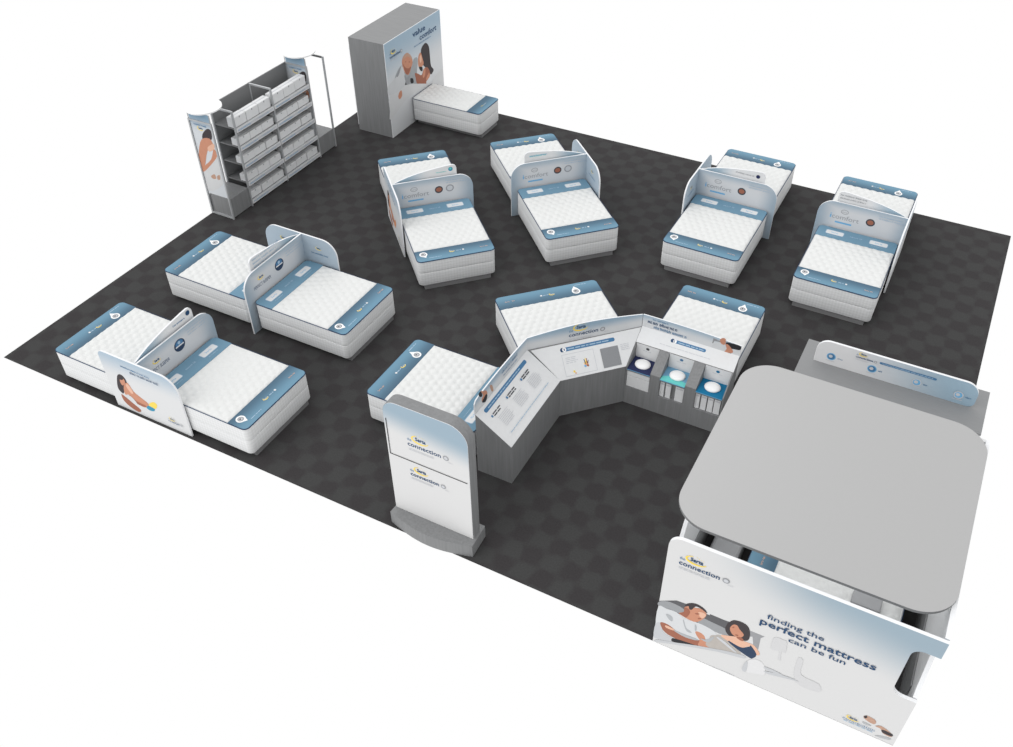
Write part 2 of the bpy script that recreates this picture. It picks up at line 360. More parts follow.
TRACE = {
'booth': [
  ('headboard_dark', [(-0.022, 0.897), (0.21, 1.045), (0.354, 1.058), (0.614, 1.025), (0.892, 1.059), (0.932, 0.802), (0.807, 0.747), (0.527, 0.756), (0.312, 0.797), (0.152, 0.808), (-0.017, 0.796)]),
  ('headboard_dark', [(0.638, 1.051), (0.88, 1.051), (0.946, 1.013), (0.912, 0.779), (0.682, 0.736)]),
  ('headboard_mid', [(1.118, 1.051), (1.313, 1.056), (1.276, 0.994), (1.287, 0.757), (1.221, 0.796), (1.183, 0.96), (1.13, 0.922)]),
  ('grey_mid', [(-0.02, 0.881), (0.125, 0.962), (0.316, 0.939), (0.309, 0.829), (0.152, 0.816), (-0.017, 0.796)]),
  ('grey_mid', [(0.548, 0.91), (0.671, 0.911), (0.878, 0.885), (0.925, 0.779), (0.735, 0.747), (0.527, 0.756)]),
  ('bed_light', [(-0.021, 0.812), (0.528, 0.623), (1.032, 0.588), (1.613, 0.521), (2.019, 0.43), (2.452, 0.204), (1.919, 0.103), (1.064, 0.005), (0.458, -0.032), (-0.034, 0.005)]),
  ('shirt', [(-0.015, 0.78), (0.1, 0.799), (0.237, 0.814), (0.349, 0.753), (0.483, 0.777), (0.628, 0.776), (0.77, 0.72), (0.723, 0.542), (0.589, 0.443), (0.388, 0.35), (0.251, 0.415), (0.061, 0.46), (-0.009, 0.393)]),
  ('shirt_shade', [(0.334, 0.707), (0.369, 0.59), (0.411, 0.512), (0.473, 0.522), (0.448, 0.557), (0.391, 0.588), (0.348, 0.717)]),
  ('pillow_shade', [(-0.009, 0.393), (0.062, 0.452), (0.123, 0.286), (0.248, 0.247), (0.237, 0.146), (0.066, 0.095), (-0.014, 0.111)]),
  ('skin_dark', [(0.06, 0.469), (0.155, 0.491), (0.259, 0.439), (0.284, 0.403), (0.415, 0.388), (0.531, 0.4), (0.589, 0.443), (0.622, 0.357), (0.544, 0.3), (0.41, 0.255), (0.268, 0.262), (0.156, 0.291), (0.094, 0.356)]),
  ('skin', [(0.513, 0.586), (0.568, 0.608), (0.636, 0.568), (0.673, 0.45), (0.732, 0.403), (0.687, 0.35), (0.583, 0.329), (0.589, 0.443), (0.538, 0.514)]),
  ('skin', [(0.322, 0.977), (0.367, 1.033), (0.447, 1.054), (0.525, 1.082), (0.591, 1.043), (0.593, 0.959), (0.538, 0.834), (0.483, 0.777), (0.4, 0.771), (0.269, 0.81), (0.323, 0.883)]),
  ('hair', [(0.33, 0.999), (0.333, 1.053), (0.397, 1.121), (0.476, 1.141), (0.562, 1.108), (0.605, 1.053), (0.58, 1.052), (0.525, 1.082), (0.453, 1.084), (0.414, 0.989), (0.383, 0.985), (0.367, 1.033)]),
  ('black', [(0.24, 0.222), (0.29, 0.26), (0.544, 0.3), (0.403, 0.222), (0.257, 0.17)]),
  ('book', [(0.782, 0.71), (0.847, 0.687), (0.961, 0.61), (0.981, 0.481), (0.725, 0.379), (0.671, 0.467)]),
  ('book', [(0.743, 0.674), (0.822, 0.696), (0.952, 0.649), (1.066, 0.573), (1.106, 0.513), (0.931, 0.452), (0.73, 0.393), (0.7, 0.607)]),
  ('hair', [(0.88, 1.051), (0.928, 1.127), (1.023, 1.152), (1.108, 1.112), (1.149, 0.987), (1.149, 0.866), (1.098, 0.811), (1.043, 0.841), (0.978, 0.81), (0.909, 0.795), (0.856, 0.879), (0.86, 0.986)]),
  ('skin', [(0.906, 0.949), (0.932, 1.037), (0.979, 1.054), (1.018, 0.996), (1.078, 0.936), (1.069, 0.868), (1.025, 0.828), (0.964, 0.835), (0.927, 0.878)]),
  ('skin_light', [(0.817, 0.728), (0.921, 0.786), (1.015, 0.829), (1.089, 0.804), (1.169, 0.81), (1.241, 0.794), (1.32, 0.684), (1.288, 0.633), (1.237, 0.702), (1.17, 0.741), (1.086, 0.642), (0.929, 0.668)]),
  ('navy', [(0.931, 0.687), (1.021, 0.665), (1.102, 0.663), (1.18, 0.739), (1.194, 0.776), (1.286, 0.649), (1.255, 0.535), (1.206, 0.525), (1.043, 0.591), (0.942, 0.651)]),
  ('pillow_light', [(1.181, 0.368), (1.249, 0.512), (1.343, 0.549), (1.416, 0.477), (1.445, 0.315), (1.335, 0.246), (1.217, 0.209)]),
  ('lamp_grey', [(1.419, 1.116), (1.528, 1.145), (1.57, 1.125), (1.591, 0.917), (1.546, 0.9), (1.566, 0.739), (1.538, 0.735), (1.517, 0.896), (1.423, 0.878)]),
  ('bed_light', [(1.225, 0.523), (1.432, 0.359), (1.841, 0.521), (2.095, 0.401), (1.727, 0.208), (1.467, 0.164), (1.29, 0.134)]),
  ('lamp_grey', [(1.738, 0.892), (1.804, 0.916), (1.835, 0.624), (2.056, 0.587), (2.09, 0.424), (1.801, 0.434)]),
  ('tan', [(2.646, 0.314), (2.669, 0.372), (2.763, 0.361), (2.794, 0.312), (2.779, 0.261), (2.703, 0.27)]),
  ('hair', [(2.646, 0.333), (2.669, 0.372), (2.686, 0.34), (2.667, 0.304)]),
  ('tan', [(2.803, 0.236), (2.846, 0.284), (2.903, 0.277), (2.988, 0.23), (3.017, 0.189), (2.991, 0.146), (2.904, 0.164), (2.87, 0.228)]),
  ('hair', [(2.881, 0.219), (2.922, 0.237), (3.009, 0.22), (3.011, 0.175), (2.968, 0.164), (2.902, 0.171)]),
  ('shadow_print', [(2.655, 0.218), (2.714, 0.223), (2.766, 0.202), (2.688, 0.18)]),
  ('shadow_print', [(2.841, 0.047), (2.913, 0.094), (3.007, 0.122), (3.007, 0.083), (2.906, 0.048)]),
],
'tower': [
  ('tshirt', [(0.306, 1.4), (0.502, 1.553), (0.647, 1.562), (0.699, 1.345), (0.602, 1.105), (0.278, 1.235)]),
  ('tshirt', [(0.677, 1.386), (0.995, 1.362), (1.14, 1.539), (1.312, 1.491), (1.236, 1.168), (1.192, 0.867), (0.63, 1.094)]),
  ('skin', [(0.648, 1.659), (0.722, 1.761), (0.885, 1.79), (1.04, 1.659), (1.089, 1.492), (0.995, 1.362), (0.89, 1.253), (0.754, 1.323), (0.667, 1.505)]),
  ('black', [(0.633, 1.204), (0.682, 1.235), (0.796, 1.027), (0.63, 1.094)]),
  ('black', [(0.931, 1.136), (1.044, 1.092), (1.058, 0.984), (0.942, 1.013)]),
  ('hair', [(1.484, 1.642), (1.617, 1.726), (1.737, 1.716), (1.842, 1.578), (1.855, 1.321), (1.873, 1.093), (1.981, 0.948), (1.846, 0.879), (1.736, 1.008), (1.602, 1.163), (1.496, 1.288), (1.475, 1.464)]),
  ('skin', [(1.348, 1.528), (1.461, 1.585), (1.516, 1.431), (1.554, 1.266), (1.427, 1.23), (1.316, 1.306)]),
  ('black', [(1.34, 1.263), (1.485, 1.208), (1.471, 1.111), (1.386, 1.161)]),
  ('skin_dark', [(1.148, 1.186), (1.289, 1.114), (1.429, 1.025), (1.536, 1.137), (1.69, 1.129), (1.796, 0.985), (1.779, 0.853), (1.615, 0.796), (1.574, 0.725), (1.223, 0.867), (1.16, 1.063)]),
  ('bed_light', [(0.022, 1.044), (0.661, 1.077), (1.611, 0.733), (1.743, 0.68), (0.733, 0.71), (-0.014, 0.481), (-0.015, 0.726)]),
  ('grey_light', [(0.331, 1.392), (0.612, 1.571), (0.705, 1.354), (0.655, 1.043), (0.028, 1.078), (0.006, 1.305)]),
  ('skin', [(0.422, 0.989), (0.52, 1.005), (0.531, 0.87), (0.426, 0.82), (0.363, 0.902)]),
  ('bed_light', [(1.809, 0.653), (2.362, 0.823), (2.367, 0.429), (2.31, 0.373)]),
],
'aside': [
  ('bed_light', [(0.359, 0.779), (0.226, 0.176), (0.634, 0.018), (1.425, 0.511), (1.493, 0.405), (0.992, -0.047), (0.583, -0.12), (0.184, -0.069), (0.12, 0.325)]),
  ('hair', [(0.388, 0.751), (0.488, 0.832), (0.572, 0.774), (0.568, 0.625), (0.49, 0.565), (0.386, 0.371), (0.323, 0.385), (0.293, 0.482)]),
  ('skin', [(0.456, 0.753), (0.534, 0.745), (0.528, 0.662), (0.438, 0.57), (0.411, 0.64)]),
  ('skin', [(0.47, 0.584), (0.593, 0.69), (0.666, 0.532), (0.797, 0.452), (0.928, 0.373), (0.86, 0.26), (0.69, 0.24), (0.531, 0.392), (0.413, 0.368)]),
  ('skin_dark', [(0.313, 0.325), (0.386, 0.301), (0.519, 0.22), (0.673, 0.12), (0.588, 0.04), (0.414, 0.089), (0.313, 0.186)]),
  ('yellow', [(0.944, 0.38), (1.073, 0.477), (1.138, 0.438), (1.071, 0.326), (0.956, 0.302)]),
  ('teal', [(0.844, 0.252), (0.91, 0.323), (1.04, 0.312), (1.0, 0.239), (0.897, 0.215)]),
],
'rack': [
  ('bed_light', [(0.01, 1.43), (0.132, 1.061), (0.536, 1.482), (0.538, 1.005), (0.5, 0.79), (0.049, 0.544), (0.068, 1.003)]),
  ('hair', [(0.296, 1.907), (0.455, 2.058), (0.555, 2.043), (0.535, 1.868), (0.449, 1.81), (0.276, 1.768)]),
  ('skin', [(0.233, 1.777), (0.461, 1.851), (0.535, 1.715), (0.486, 1.626), (0.325, 1.547), (0.133, 1.142), (0.042, 0.997), (-0.007, 1.146), (0.074, 1.485)]),
  ('skin_light', [(0.35, 1.631), (0.547, 1.757), (0.526, 1.636), (0.368, 1.538)]),
  ('skin', [(0.511, 1.632), (0.561, 1.488), (0.324, 1.231), (0.068, 1.003), (0.108, 1.135), (0.362, 1.36)]),
  ('tan', [(0.24, 0.947), (0.355, 1.017), (0.373, 0.921), (0.271, 0.894)]),
  ('tan', [(0.418, 0.993), (0.5, 1.035), (0.479, 0.928), (0.408, 0.909)]),
],
'c3h': [
  ('grey_light', [(0.929, 0.198), (1.137, 0.254), (1.192, 0.12), (1.073, -0.061), (0.917, 0.014)]),
  ('headboard_mid', [(1.188, 0.207), (1.307, 0.186), (1.31, 0.165), (1.213, 0.161), (1.195, 0.099), (1.18, 0.104)]),
  ('black', [(1.394, 0.197), (1.497, 0.215), (1.629, 0.211), (1.632, 0.135), (1.513, 0.11), (1.427, 0.099)]),
  ('shirt', [(1.189, 0.074), (1.31, 0.165), (1.39, 0.107), (1.406, 0.001), (1.213, -0.029)]),
  ('skin', [(1.294, 0.214), (1.331, 0.262), (1.381, 0.259), (1.384, 0.149), (1.322, 0.147)]),
  ('skin', [(1.392, 0.152), (1.434, 0.169), (1.516, 0.089), (1.525, 0.037), (1.459, -0.0), (1.382, -0.019), (1.421, 0.075)]),
  ('black', [(1.449, 0.007), (1.501, 0.021), (1.489, -0.016)]),
],
'c1h': [
  ('black', [(0.118, 0.317), (0.187, 0.316), (0.221, 0.194), (0.154, 0.231)]),
  ('skin', [(0.174, 0.336), (0.253, 0.262), (0.334, 0.214), (0.371, 0.108), (0.272, 0.114), (0.214, 0.086), (0.204, 0.152), (0.248, 0.19)]),
  ('black', [(0.33, 0.141), (0.369, 0.071), (0.308, 0.007), (0.226, 0.057), (0.215, 0.095)]),
  ('tan', [(0.448, 0.215), (0.517, 0.168), (0.554, 0.033), (0.497, 0.06)]),
],
}
EXTRA = [  ('skin_dark', [(0.323, 0.969), (0.362, 0.987), (0.401, 0.928), (0.382, 0.829), (0.356, 0.784), (0.311, 0.805), (0.274, 0.814), (0.323, 0.883)]),
  ('skin_light', [(0.496, 0.994), (0.543, 1.027), (0.59, 1.017), (0.592, 0.967), (0.558, 0.909), (0.525, 0.929)]),
  ('skin_dark', [(0.461, 0.944), (0.498, 0.978), (0.52, 0.968), (0.483, 0.937)]),
  ('skin_dark', [(0.511, 0.876), (0.548, 0.907), (0.542, 0.88), (0.514, 0.858)]),
  ('skin_light', [(0.137, 0.46), (0.247, 0.448), (0.24, 0.416), (0.143, 0.41)]),
  ('shirt_shade', [(0.249, 0.431), (0.378, 0.434), (0.568, 0.446), (0.53, 0.409), (0.405, 0.381), (0.284, 0.403)]),
  ('shirt_shade', [(0.489, 0.729), (0.514, 0.694), (0.52, 0.609), (0.504, 0.615)]),
  ('shirt_shade', [(0.112, 0.693), (0.187, 0.692), (0.208, 0.6), (0.164, 0.605)]),
  ('shirt_shade', [(0.583, 0.493), (0.664, 0.516), (0.749, 0.651), (0.725, 0.526), (0.671, 0.467)]),
  ('pillow_shade', [(0.068, 0.077), (0.258, 0.161), (0.544, 0.3), (0.981, 0.481), (0.987, 0.44), (0.551, 0.249), (0.263, 0.118), (0.031, -0.007)]),
  ('skin_dark', [(0.93, 0.984), (0.947, 1.005), (0.954, 0.993), (0.937, 0.972)]),
  ('skin_dark', [(0.988, 0.87), (1.018, 0.874), (1.016, 0.852), (0.99, 0.85)]),
  ('skin_dark', [(1.006, 0.822), (1.072, 0.853), (1.098, 0.811), (1.061, 0.792)]),
  ('ink_light', [(0.794, 0.676), (0.904, 0.631), (1.053, 0.527), (1.024, 0.514), (0.89, 0.585), (0.788, 0.645)]),
  ('pillow_shade', [(0.733, 0.377), (0.979, 0.471), (1.145, 0.524), (1.165, 0.466), (0.988, 0.414), (0.737, 0.343)]),
  ('pillow_shade', [(1.181, 0.368), (1.212, 0.429), (1.227, 0.216), (1.175, 0.214)]),
  ('pillow_shade', [(1.416, 0.477), (1.535, 0.484), (1.637, 0.468), (1.603, 0.44), (1.445, 0.427)]),
  ('pillow_shade', [(1.438, 0.393), (1.679, 0.469), (1.845, 0.472), (1.687, 0.423), (1.473, 0.357)]),
  ('pillow_shade', [(0.401, -0.075), (0.768, -0.038), (1.121, 0.023), (0.949, -0.032), (0.562, -0.116)]),
]
EXTRA_TOWER = [  ('tan', [(0.736, 1.756), (0.885, 1.79), (1.04, 1.659), (1.087, 1.543), (1.017, 1.602), (0.9, 1.695), (0.785, 1.705), (0.696, 1.69)]),
  ('skin_dark', [(0.682, 1.598), (0.751, 1.489), (0.884, 1.405), (1.002, 1.409), (0.946, 1.331), (0.848, 1.27), (0.756, 1.339)]),
  ('skin_dark', [(0.771, 1.613), (0.813, 1.605), (0.824, 1.585), (0.782, 1.596)]),
  ('skin_dark', [(0.922, 1.556), (0.978, 1.543), (0.984, 1.524), (0.933, 1.535)]),
  ('grey_mid', [(0.694, 1.313), (0.794, 1.207), (0.901, 1.232), (0.924, 1.089), (0.796, 1.027), (0.724, 1.135)]),
  ('skin', [(1.536, 1.137), (1.612, 1.125), (1.575, 0.967), (1.493, 0.931), (1.472, 1.008)]),
  ('skin', [(1.626, 0.879), (1.762, 0.963), (1.781, 0.869), (1.646, 0.801)]),
  ('skin_light', [(1.405, 1.506), (1.467, 1.516), (1.48, 1.395), (1.426, 1.331), (1.386, 1.413)]),
  ('grey_mid', [(0.364, 1.41), (0.497, 1.522), (0.588, 1.552), (0.514, 1.45), (0.431, 1.384)]),
]
EXTRA_SIDE = [  ('skin_light', [(0.519, 0.605), (0.59, 0.648), (0.644, 0.509), (0.583, 0.455)]),
  ('skin_dark', [(0.531, 0.392), (0.663, 0.311), (0.846, 0.295), (0.802, 0.248), (0.638, 0.245), (0.512, 0.342)]),
  ('hair', [(0.424, 0.739), (0.501, 0.798), (0.518, 0.738), (0.447, 0.695)]),
  ('shirt', [(0.406, 0.352), (0.551, 0.373), (0.638, 0.245), (0.526, 0.237), (0.429, 0.306)]),
]
# ------------------------------------------------------------------ carpeted floor
FW, FD = 15.369, 12.349
bm = bmesh.new(); box(bm, 0, FW, 0.001, FD, -0.006, 0)
fl = obj('floor', bm, 'carpet'); fl['kind'] = 'structure'

# ------------------------------------------------------------------ beds
BL = 1.985
def loft(bm, w, l, r, rings, mi=0, cap=True, n=6):
    prev = None; first = None
    for ins, z in rings:
        pts = rounded([(-w/2+ins, ins, max(r-ins, .005)), (w/2-ins, ins, max(r-ins, .005)), (w/2-ins, l-ins, max(r-ins, .005)), (-w/2+ins, l-ins, max(r-ins, .005))], n)
        cur = [bm.verts.new((x, y, z)) for x, y in pts]
        if prev:
            for i in range(len(cur)):
                j = (i+1) % len(cur); f = bm.faces.new((prev[i], prev[j], cur[j], cur[i])); f.material_index = mi; f.smooth = True
        else: first = cur
        prev = cur
    if cap:
        bm.faces.new(prev).material_index = mi; bm.faces.new(first[::-1]).material_index = mi
def make_bed(w=1.52, l=BL, twin=False, far=False, head=True):
    root = thing('display_bed', 'bed', 'bed')
    bm = bmesh.new(); loft(bm, w, l, .09, [(.008, .3865), (.001, .395), (0, .42), (0, .615), (.006, .635), (.02, .648)])
    mt = obj('mattress', bm, 'ticking', root)
    bm = bmesh.new()
    y0, y1 = (0.03 if twin or not head else .40), l-.365; x0, x1 = -w/2+.018, w/2-.018
    nx, ny = int((x1-x0)/.022), int((y1-y0)/.022); px, py = .155, .125
    g = []
    for j in range(ny+1):
        row = []
        for i in range(nx+1):
            x = x0+(x1-x0)*i/nx; y = y0+(y1-y0)*j/ny; best = 9
            jj = round(y/py)
            for b_ in (jj-1, jj, jj+1):
                o_ = .5*px if b_ % 2 else 0
                ii = round((x-o_)/px)
                for a_ in (ii-1, ii, ii+1):
                    best = min(best, math.hypot((x-o_-a_*px), (y-b_*py)))
            h = .034*max(0, 1-(best/.098)**2)
            e = min(1, min(x-x0, x1-x, y-y0, y1-y)/.03)
            row.append(bm.verts.new((x, y, .6495+h*max(e, 0))))
        g.append(row)
    for j in range(ny):
        for i in range(nx):
            f = bm.faces.new((g[j][i], g[j][i+1], g[j+1][i+1], g[j+1][i])); f.smooth = True
    obj('quilted_top', bm, 'quilt', mt)
    bm = bmesh.new()
    loft(bm, w, l, .09, [(.0, .634), (-.006, .6385), (-.006, .6435), (.004, .648)], cap=False)
    obj('piping', bm, 'navy_piping', mt)
    fr = Frame((0, 0, .6525), (-1, 0, 0), (0, -1, 0))
    p = Print(fr, .0008)
    plate(p.bm, fr, rounded([(-w/2+.006, -l+.006, .085), (w/2-.006, -l+.006, .085), (w/2-.006, -l+.365, 0), (-w/2+.006, -l+.365, 0)]), -.006, 0, p.mi('cover_foot'), p.mi('navy_piping'))
    s = w/1.52
    if far:
        p.fr = Frame((0, 0, .6525), (1, 0, 0), (0, 1, 0)); q = l
        p.disc(.40*s, q-.235, .078, 'white_bright'); p.poly([(.35*s, q-.18), (.40*s, q-.09), (.45*s, q-.18)][::-1], 'white_bright')
        p.disc(.40*s, q-.235, .052, 'ink_grey'); p.disc(.40*s, q-.235, .030, 'ink_light'); p.rect(.38*s, q-.245, .41*s, q-.215, 'ink_dark')
        p.lines(.42*s, q-.075, .27, .02, 'ink_pale', 1, seed=2)
        p.arc(.06, q-.19, .055, .035, 125, 345, .016, 'gold'); p.text('Serta', .02, q-.205, .085, .034, 'white')
        p.lines(-.11, q-.20, .11, .022, 'ink_pale', 1, seed=4); p.disc(-.14, q-.185, .020, 'white')
        p.text('Serta', -.64*s, q-.19, .08, .034, 'skin_light'); p.lines(-.54*s, q-.19, .09, .028, 'skin_light', 1, seed=6)
    elif not twin:
        p.disc(-.60*s, -l+.235, .078, 'white_bright'); p.poly([(-.66*s, -l+.19), (-.54*s, -l+.19), (-.57*s, -l+.12)][::-1], 'white_bright')
        p.disc(-.60*s, -l+.235, .052, 'ink_grey'); p.disc(-.60*s, -l+.235, .030, 'ink_light'); p.rect(-.62*s, -l+.225, -.59*s, -l+.255, 'ink_dark')
        p.lines(-.52*s, -l+.09, .30, .018, 'ink_pale', 1, seed=2)
        p.arc(-.05, -l+.20, .055, .035, 125, 345, .016, 'gold'); p.text('Serta', -.09, -l+.185, .085, .034, 'white')
        p.lines(.03, -l+.18, .10, .022, 'ink_pale', 1, seed=4); p.disc(.17, -l+.19, .020, 'white')
        p.text('Serta', .50*s, -l+.16, .08, .034, 'skin_light'); p.lines(.60*s, -l+.16, .09, .028, 'skin_light', 1, seed=6)
    else:
        p.text('Serta', -.10, -l+.16, .09, .04, 'gold'); p.lines(.02, -l+.16, .14, .028, 'white', 1, seed=6)
    p.build('foot_cover', mt)
    if not twin and head:
        p = Print(fr, .0008)
        plate(p.bm, fr, rounded([(-w/2+.006, -.40, 0), (w/2-.006, -.40, 0), (w/2-.006, -.006, .085), (-w/2+.006, -.006, .085)]), -.006, 0, p.mi('blue_head'), p.mi('navy_piping'))
        for sx in (-1, 1):
            c = sx*.42*s
            p.rect(c-.175, -.26, c+.175, -.11, 'ink_pale', .03); p.rect(c-.165, -.25, c+.165, -.12, 'white', .028)
            p.text('Serta', c-.07, -.205, .14, .045, 'ink_sky')
            p.lines(c-.12, -.31, .24, .012, 'ink_pale', 1, seed=9)
        p.lines(-.12, -.205, .24, .04, 'ink_pale', 1, seed=8)
        p.build('head_cover', mt)
    bm = bmesh.new(); loft(bm, w, l, .09, [(.03, .098), (.008, .104), (0, .12), (0, .368), (.002, .380), (.008, .386)])
    obj('box_foundation', bm, 'ticking', root)
    bm = bmesh.new(); box(bm, -w/2+.10, w/2-.10, .08, l-.02, 0, .102)
    obj('plinth', bm, 'plinth', root)
    return root
queen = make_bed(); queen_far = make_bed(far=True); king = make_bed(1.93, far=True); twin = make_bed(.97, 1.92, True); queen_plain = make_bed(far=True, head=False)
used = set()
def place_bed(src, x, y, deg, label, group=None):
    if src.name in used: o = copy_tree(src)
    else: o = src; used.add(src.name)
    o.location = (x, y, 0); o.rotation_euler = (0, 0, math.radians(deg)); tag(o, label, 'bed', group)
    return o
GB = 'back to back display beds'
place_bed(queen, 3.575, .870, 270, 'white display bed just right of the poster of a reclining woman', GB)
place_bed(queen_far, 3.415, .862, 90, 'leftmost white display bed, behind the poster of a reclining woman', GB)
place_bed(queen, 3.568, 3.437, 270, 'white display bed right of the divider with a dark badge and plain wing', GB)
place_bed(queen_far, 3.393, 3.442, 90, 'white display bed beside the left carpet edge, between the rack and the leftmost bed', GB)
place_bed(queen, 4.636, 7.012, 225, 'white display bed in front of the divider with an orange toned poster wing', GB)
place_bed(queen_far, 4.523, 7.134, 45, 'white display bed behind the divider that shows a teal dot', GB)
place_bed(queen, 6.440, 8.835, 225, 'white display bed in front of the divider with aqua lettering', GB)
place_bed(queen_far, 6.336, 8.953, 45, 'white display bed behind the divider with aqua lettering, near the narrow twin bed', GB)
place_bed(queen, 10.064, 9.877, 180, 'white display bed in front of the divider with a wing at its left end', GB)
place_bed(queen_far, 10.053, 10.077, 0, 'white display bed at the back carpet edge, behind the divider with a dark dot', GB)
place_bed(queen, 12.628, 9.895, 180, 'white display bed at the far right, in front of the rightmost divider', GB)
place_bed(queen_far, 12.623, 10.055, 0, 'rightmost white display bed at the back carpet edge, behind the rightmost divider', GB)
place_bed(queen_far, 8.663, 2.419, 90, 'white display bed standing behind the tall welcome sign')
place_bed(king, 9.394, 4.054, 45, 'wide white display bed behind the middle of the angled counter')
place_bed(queen_far, 10.949, 4.775, 0, 'white display bed behind the counter with the three sample compartments')
place_bed(twin, 1.595, 11.41, 270, 'narrow white twin bed with its head against the tall grey cabinet')
place_bed(queen_plain, 15.055, 1.95, 90, 'white display bed under the grey canopy of the booth, seen through the gap')

# ------------------------------------------------------------------ headboard dividers
def make_divider(loc, deg, label, m, brand, rear, tall, dot):
    root = thing('headboard_divider', label, 'partition', loc, math.radians(deg), 'headboard dividers between the beds')
    # front headboard
    fr = Frame((0, -.035, 0), (-1, 0, 0), (0, 0, 1)); p = Print(fr)
    e0, e1 = -m*.79, m*.87
    pts = rounded([(e0, 0), (e0, 1.20), (e1, 1.20, .30), (e1, 0)], 10)
    plate(p.bm, fr, pts, -.03, 0, p.mi('print_head'), p.mi('panel_edge'))
    if brand == 'comfort':
        p.disc(-.36, 1.02, .075, 'ink_grey', .05); p.disc(-.36, 1.02, .062, 'print_head', .038); p.text('Serta', -.41, 1.0, .10, .04, 'ink_grey')
        p.text('i', -.62, .845, .03, .11, 'ink_sky'); p.text('comfort', -.58, .845, .52, .10, 'ink_grey')
        p.rect(-.50, .755, -.18, .79, 'ink_sky')
    else:
        serta(p, -.42, 1.0, .17); p.text('PERFECT SLEEPER', -.64, .83, .46, .065, 'ink_navy')
    if brand == 'comfort':
        p.disc(.15, .93, .085, 'ink_dark', .08); p.disc(.15, .93, .06, 'skin_dark', .05)
        if dot: p.disc(.38, .93, .085, 'ink_grey', .08); p.disc(.38, .93, .06, 'ink_light', .055)
    else:
        p.disc(.08, .95, .12, 'navy', .115); p.disc(.08, .99, .085, 'ink_blue', .055); p.rect(-.01, .93, .17, .955, 'white'); p.disc(.08, 1.0, .03, 'ink_pale')
    p.lines(.28 if not dot else .30, 1.10, .48, .026, 'ink_pale', 3 if brand != 'comfort' else 2, seed=11)
    p.build('headboard_panel', root)
    # rear header panel
    fr = Frame((0, -.100, 0), (-1, 0, 0), (0, 0, 1)); p = Print(fr)
    pr = [(-m*.79, 0), (-m*.79, 1.16), (-m*.62, 1.225), (-m*.45, 1.275), (-m*.25, 1.32), (-m*.05, 1.355), (m*.15, 1.38), (m*.33, 1.40), (m*.555, 1.415, .09), (m*.555, 0)]
    plate(p.bm, fr, rounded(pr, 6), -.03, 0, p.mi('print_rear' if m > 0 else 'print_rear_flip'), p.mi('panel_edge'))
    c = m*.25
    if rear == 'teal': p.lines(c-.12, 1.27, .22, .028, 'aqua', 1, seed=4, ragged=0); p.disc(m*.43, 1.32, .045, 'teal'); p.disc(m*.43, 1.33, .025, 'aqua')
    if rear == 'blue': p.lines(c-.14, 1.27, .28, .035, 'ink_blue', 1, seed=4, ragged=0); p.disc(m*.46, 1.33, .045, 'ink_navy')
    if rear == 'aquatext': p.lines(c-.2, 1.29, .38, .05, 'aqua', 1, seed=14, ragged=0); p.lines(c-.2, 1.31, .38, .012, 'ink_sky', 1, seed=15, ragged=0)
    if rear == 'dark': p.lines(c-.30, 1.28, .40, .035, 'ink_grey', 1, seed=5, ragged=0); p.disc(m*.41, 1.30, .04, 'pad_navy')
    if rear == 'grey': p.lines(c-.02, 1.32, .5, .034, 'ink_grey', 2, seed=6, ragged=0) if m > 0 else p.lines(-.52, 1.32, .5, .034, 'ink_grey', 2, seed=6, ragged=0)
    if rear == 'bluetext': p.lines(-.48, 1.34, .75, .04, 'ink_pale', 3, seed=7)
    p.build('header_panel', root)
    # wing across the head end
    if tall:
        fr = Frame((m*.82, 0, 0), (0, m, 0), (0, 0, 1)); p = Print(fr)
        a, b_ = (-.86, .77) if m > 0 else (-.77, .86)
        h = 1.21
        rr = (.12, .30) if m > 0 else (.30, .12)
        plate(p.bm, fr, rounded([(a, 0), (b_, 0), (b_, h, rr[1]), (a, h, rr[0])], 10), -.03, 0, p.mi('print_poster'), p.mi('panel_edge'))
        if m > 0:
            for nme, tr in TRACE['aside'][1:]+EXTRA_SIDE:
                if tall == 2 and nme in ('yellow', 'teal'): nme = 'ink_orange'
                p.soft([(x-.975, y) for x, y in tr], nme)
            p.lines(-.40, 1.03, .62, .034, 'ink_blue', 1, seed=21, ragged=0); p.lines(-.22, .96, .62, .05, 'ink_navy' if tall == 1 else 'ink_blue', 1, seed=22, ragged=0)
            connection(p, .33, .17, .24)
        p.build('poster_panel', root)
    else:
        fr = Frame((m*.79, 0, 0), (0, -m, 0), (0, 0, 1)); p = Print(fr)
        a, b_ = (-.73, .93) if m > 0 else (-.93, .73)
        plate(p.bm, fr, rounded([(a, 0), (b_, 0), (b_, 1.2, .30), (a, 1.2, .30)], 10), -.03, 0, p.mi('print_head'), p.mi('panel_edge'))
        for c in ((-.36 if m > 0 else .32), (.5 if m > 0 else -.5)):
            serta(p, c, .98, .13); p.lines(c-.18, .84, .38, .035, 'ink_blue', 1, seed=31, ragged=0)
        p.build('wing_panel', root)
    return root
make_divider((3.575, .870, 0), 270, 'headboard divider at the front carpet edge with a poster of a reclining woman', 1, 'sleeper', 'blue', 1, False)
make_divider((3.568, 3.437, 0), 270, 'headboard divider with a dark round badge and a plain wing at its far end', -1, 'sleeper', 'bluetext', 0, False)
make_divider((4.636, 7.012, 0), 225, 'arched headboard divider with an orange toned poster wing and a teal dot', 1, 'comfort', 'teal', 2, True)
make_divider((6.440, 8.835, 0), 225, 'arched headboard divider with aqua lettering and a plain wing at its right end', -1, 'comfort', 'aquatext', 0, True)
make_divider((10.064, 9.877, 0), 180, 'arched headboard divider with a dark dot and a plain wing at its left end', 1, 'comfort', 'dark', 0, False)
make_divider((12.628, 9.895, 0), 180, 'rightmost arched headboard divider with two lines of grey lettering', -1, 'comfort', 'grey', 1, False)

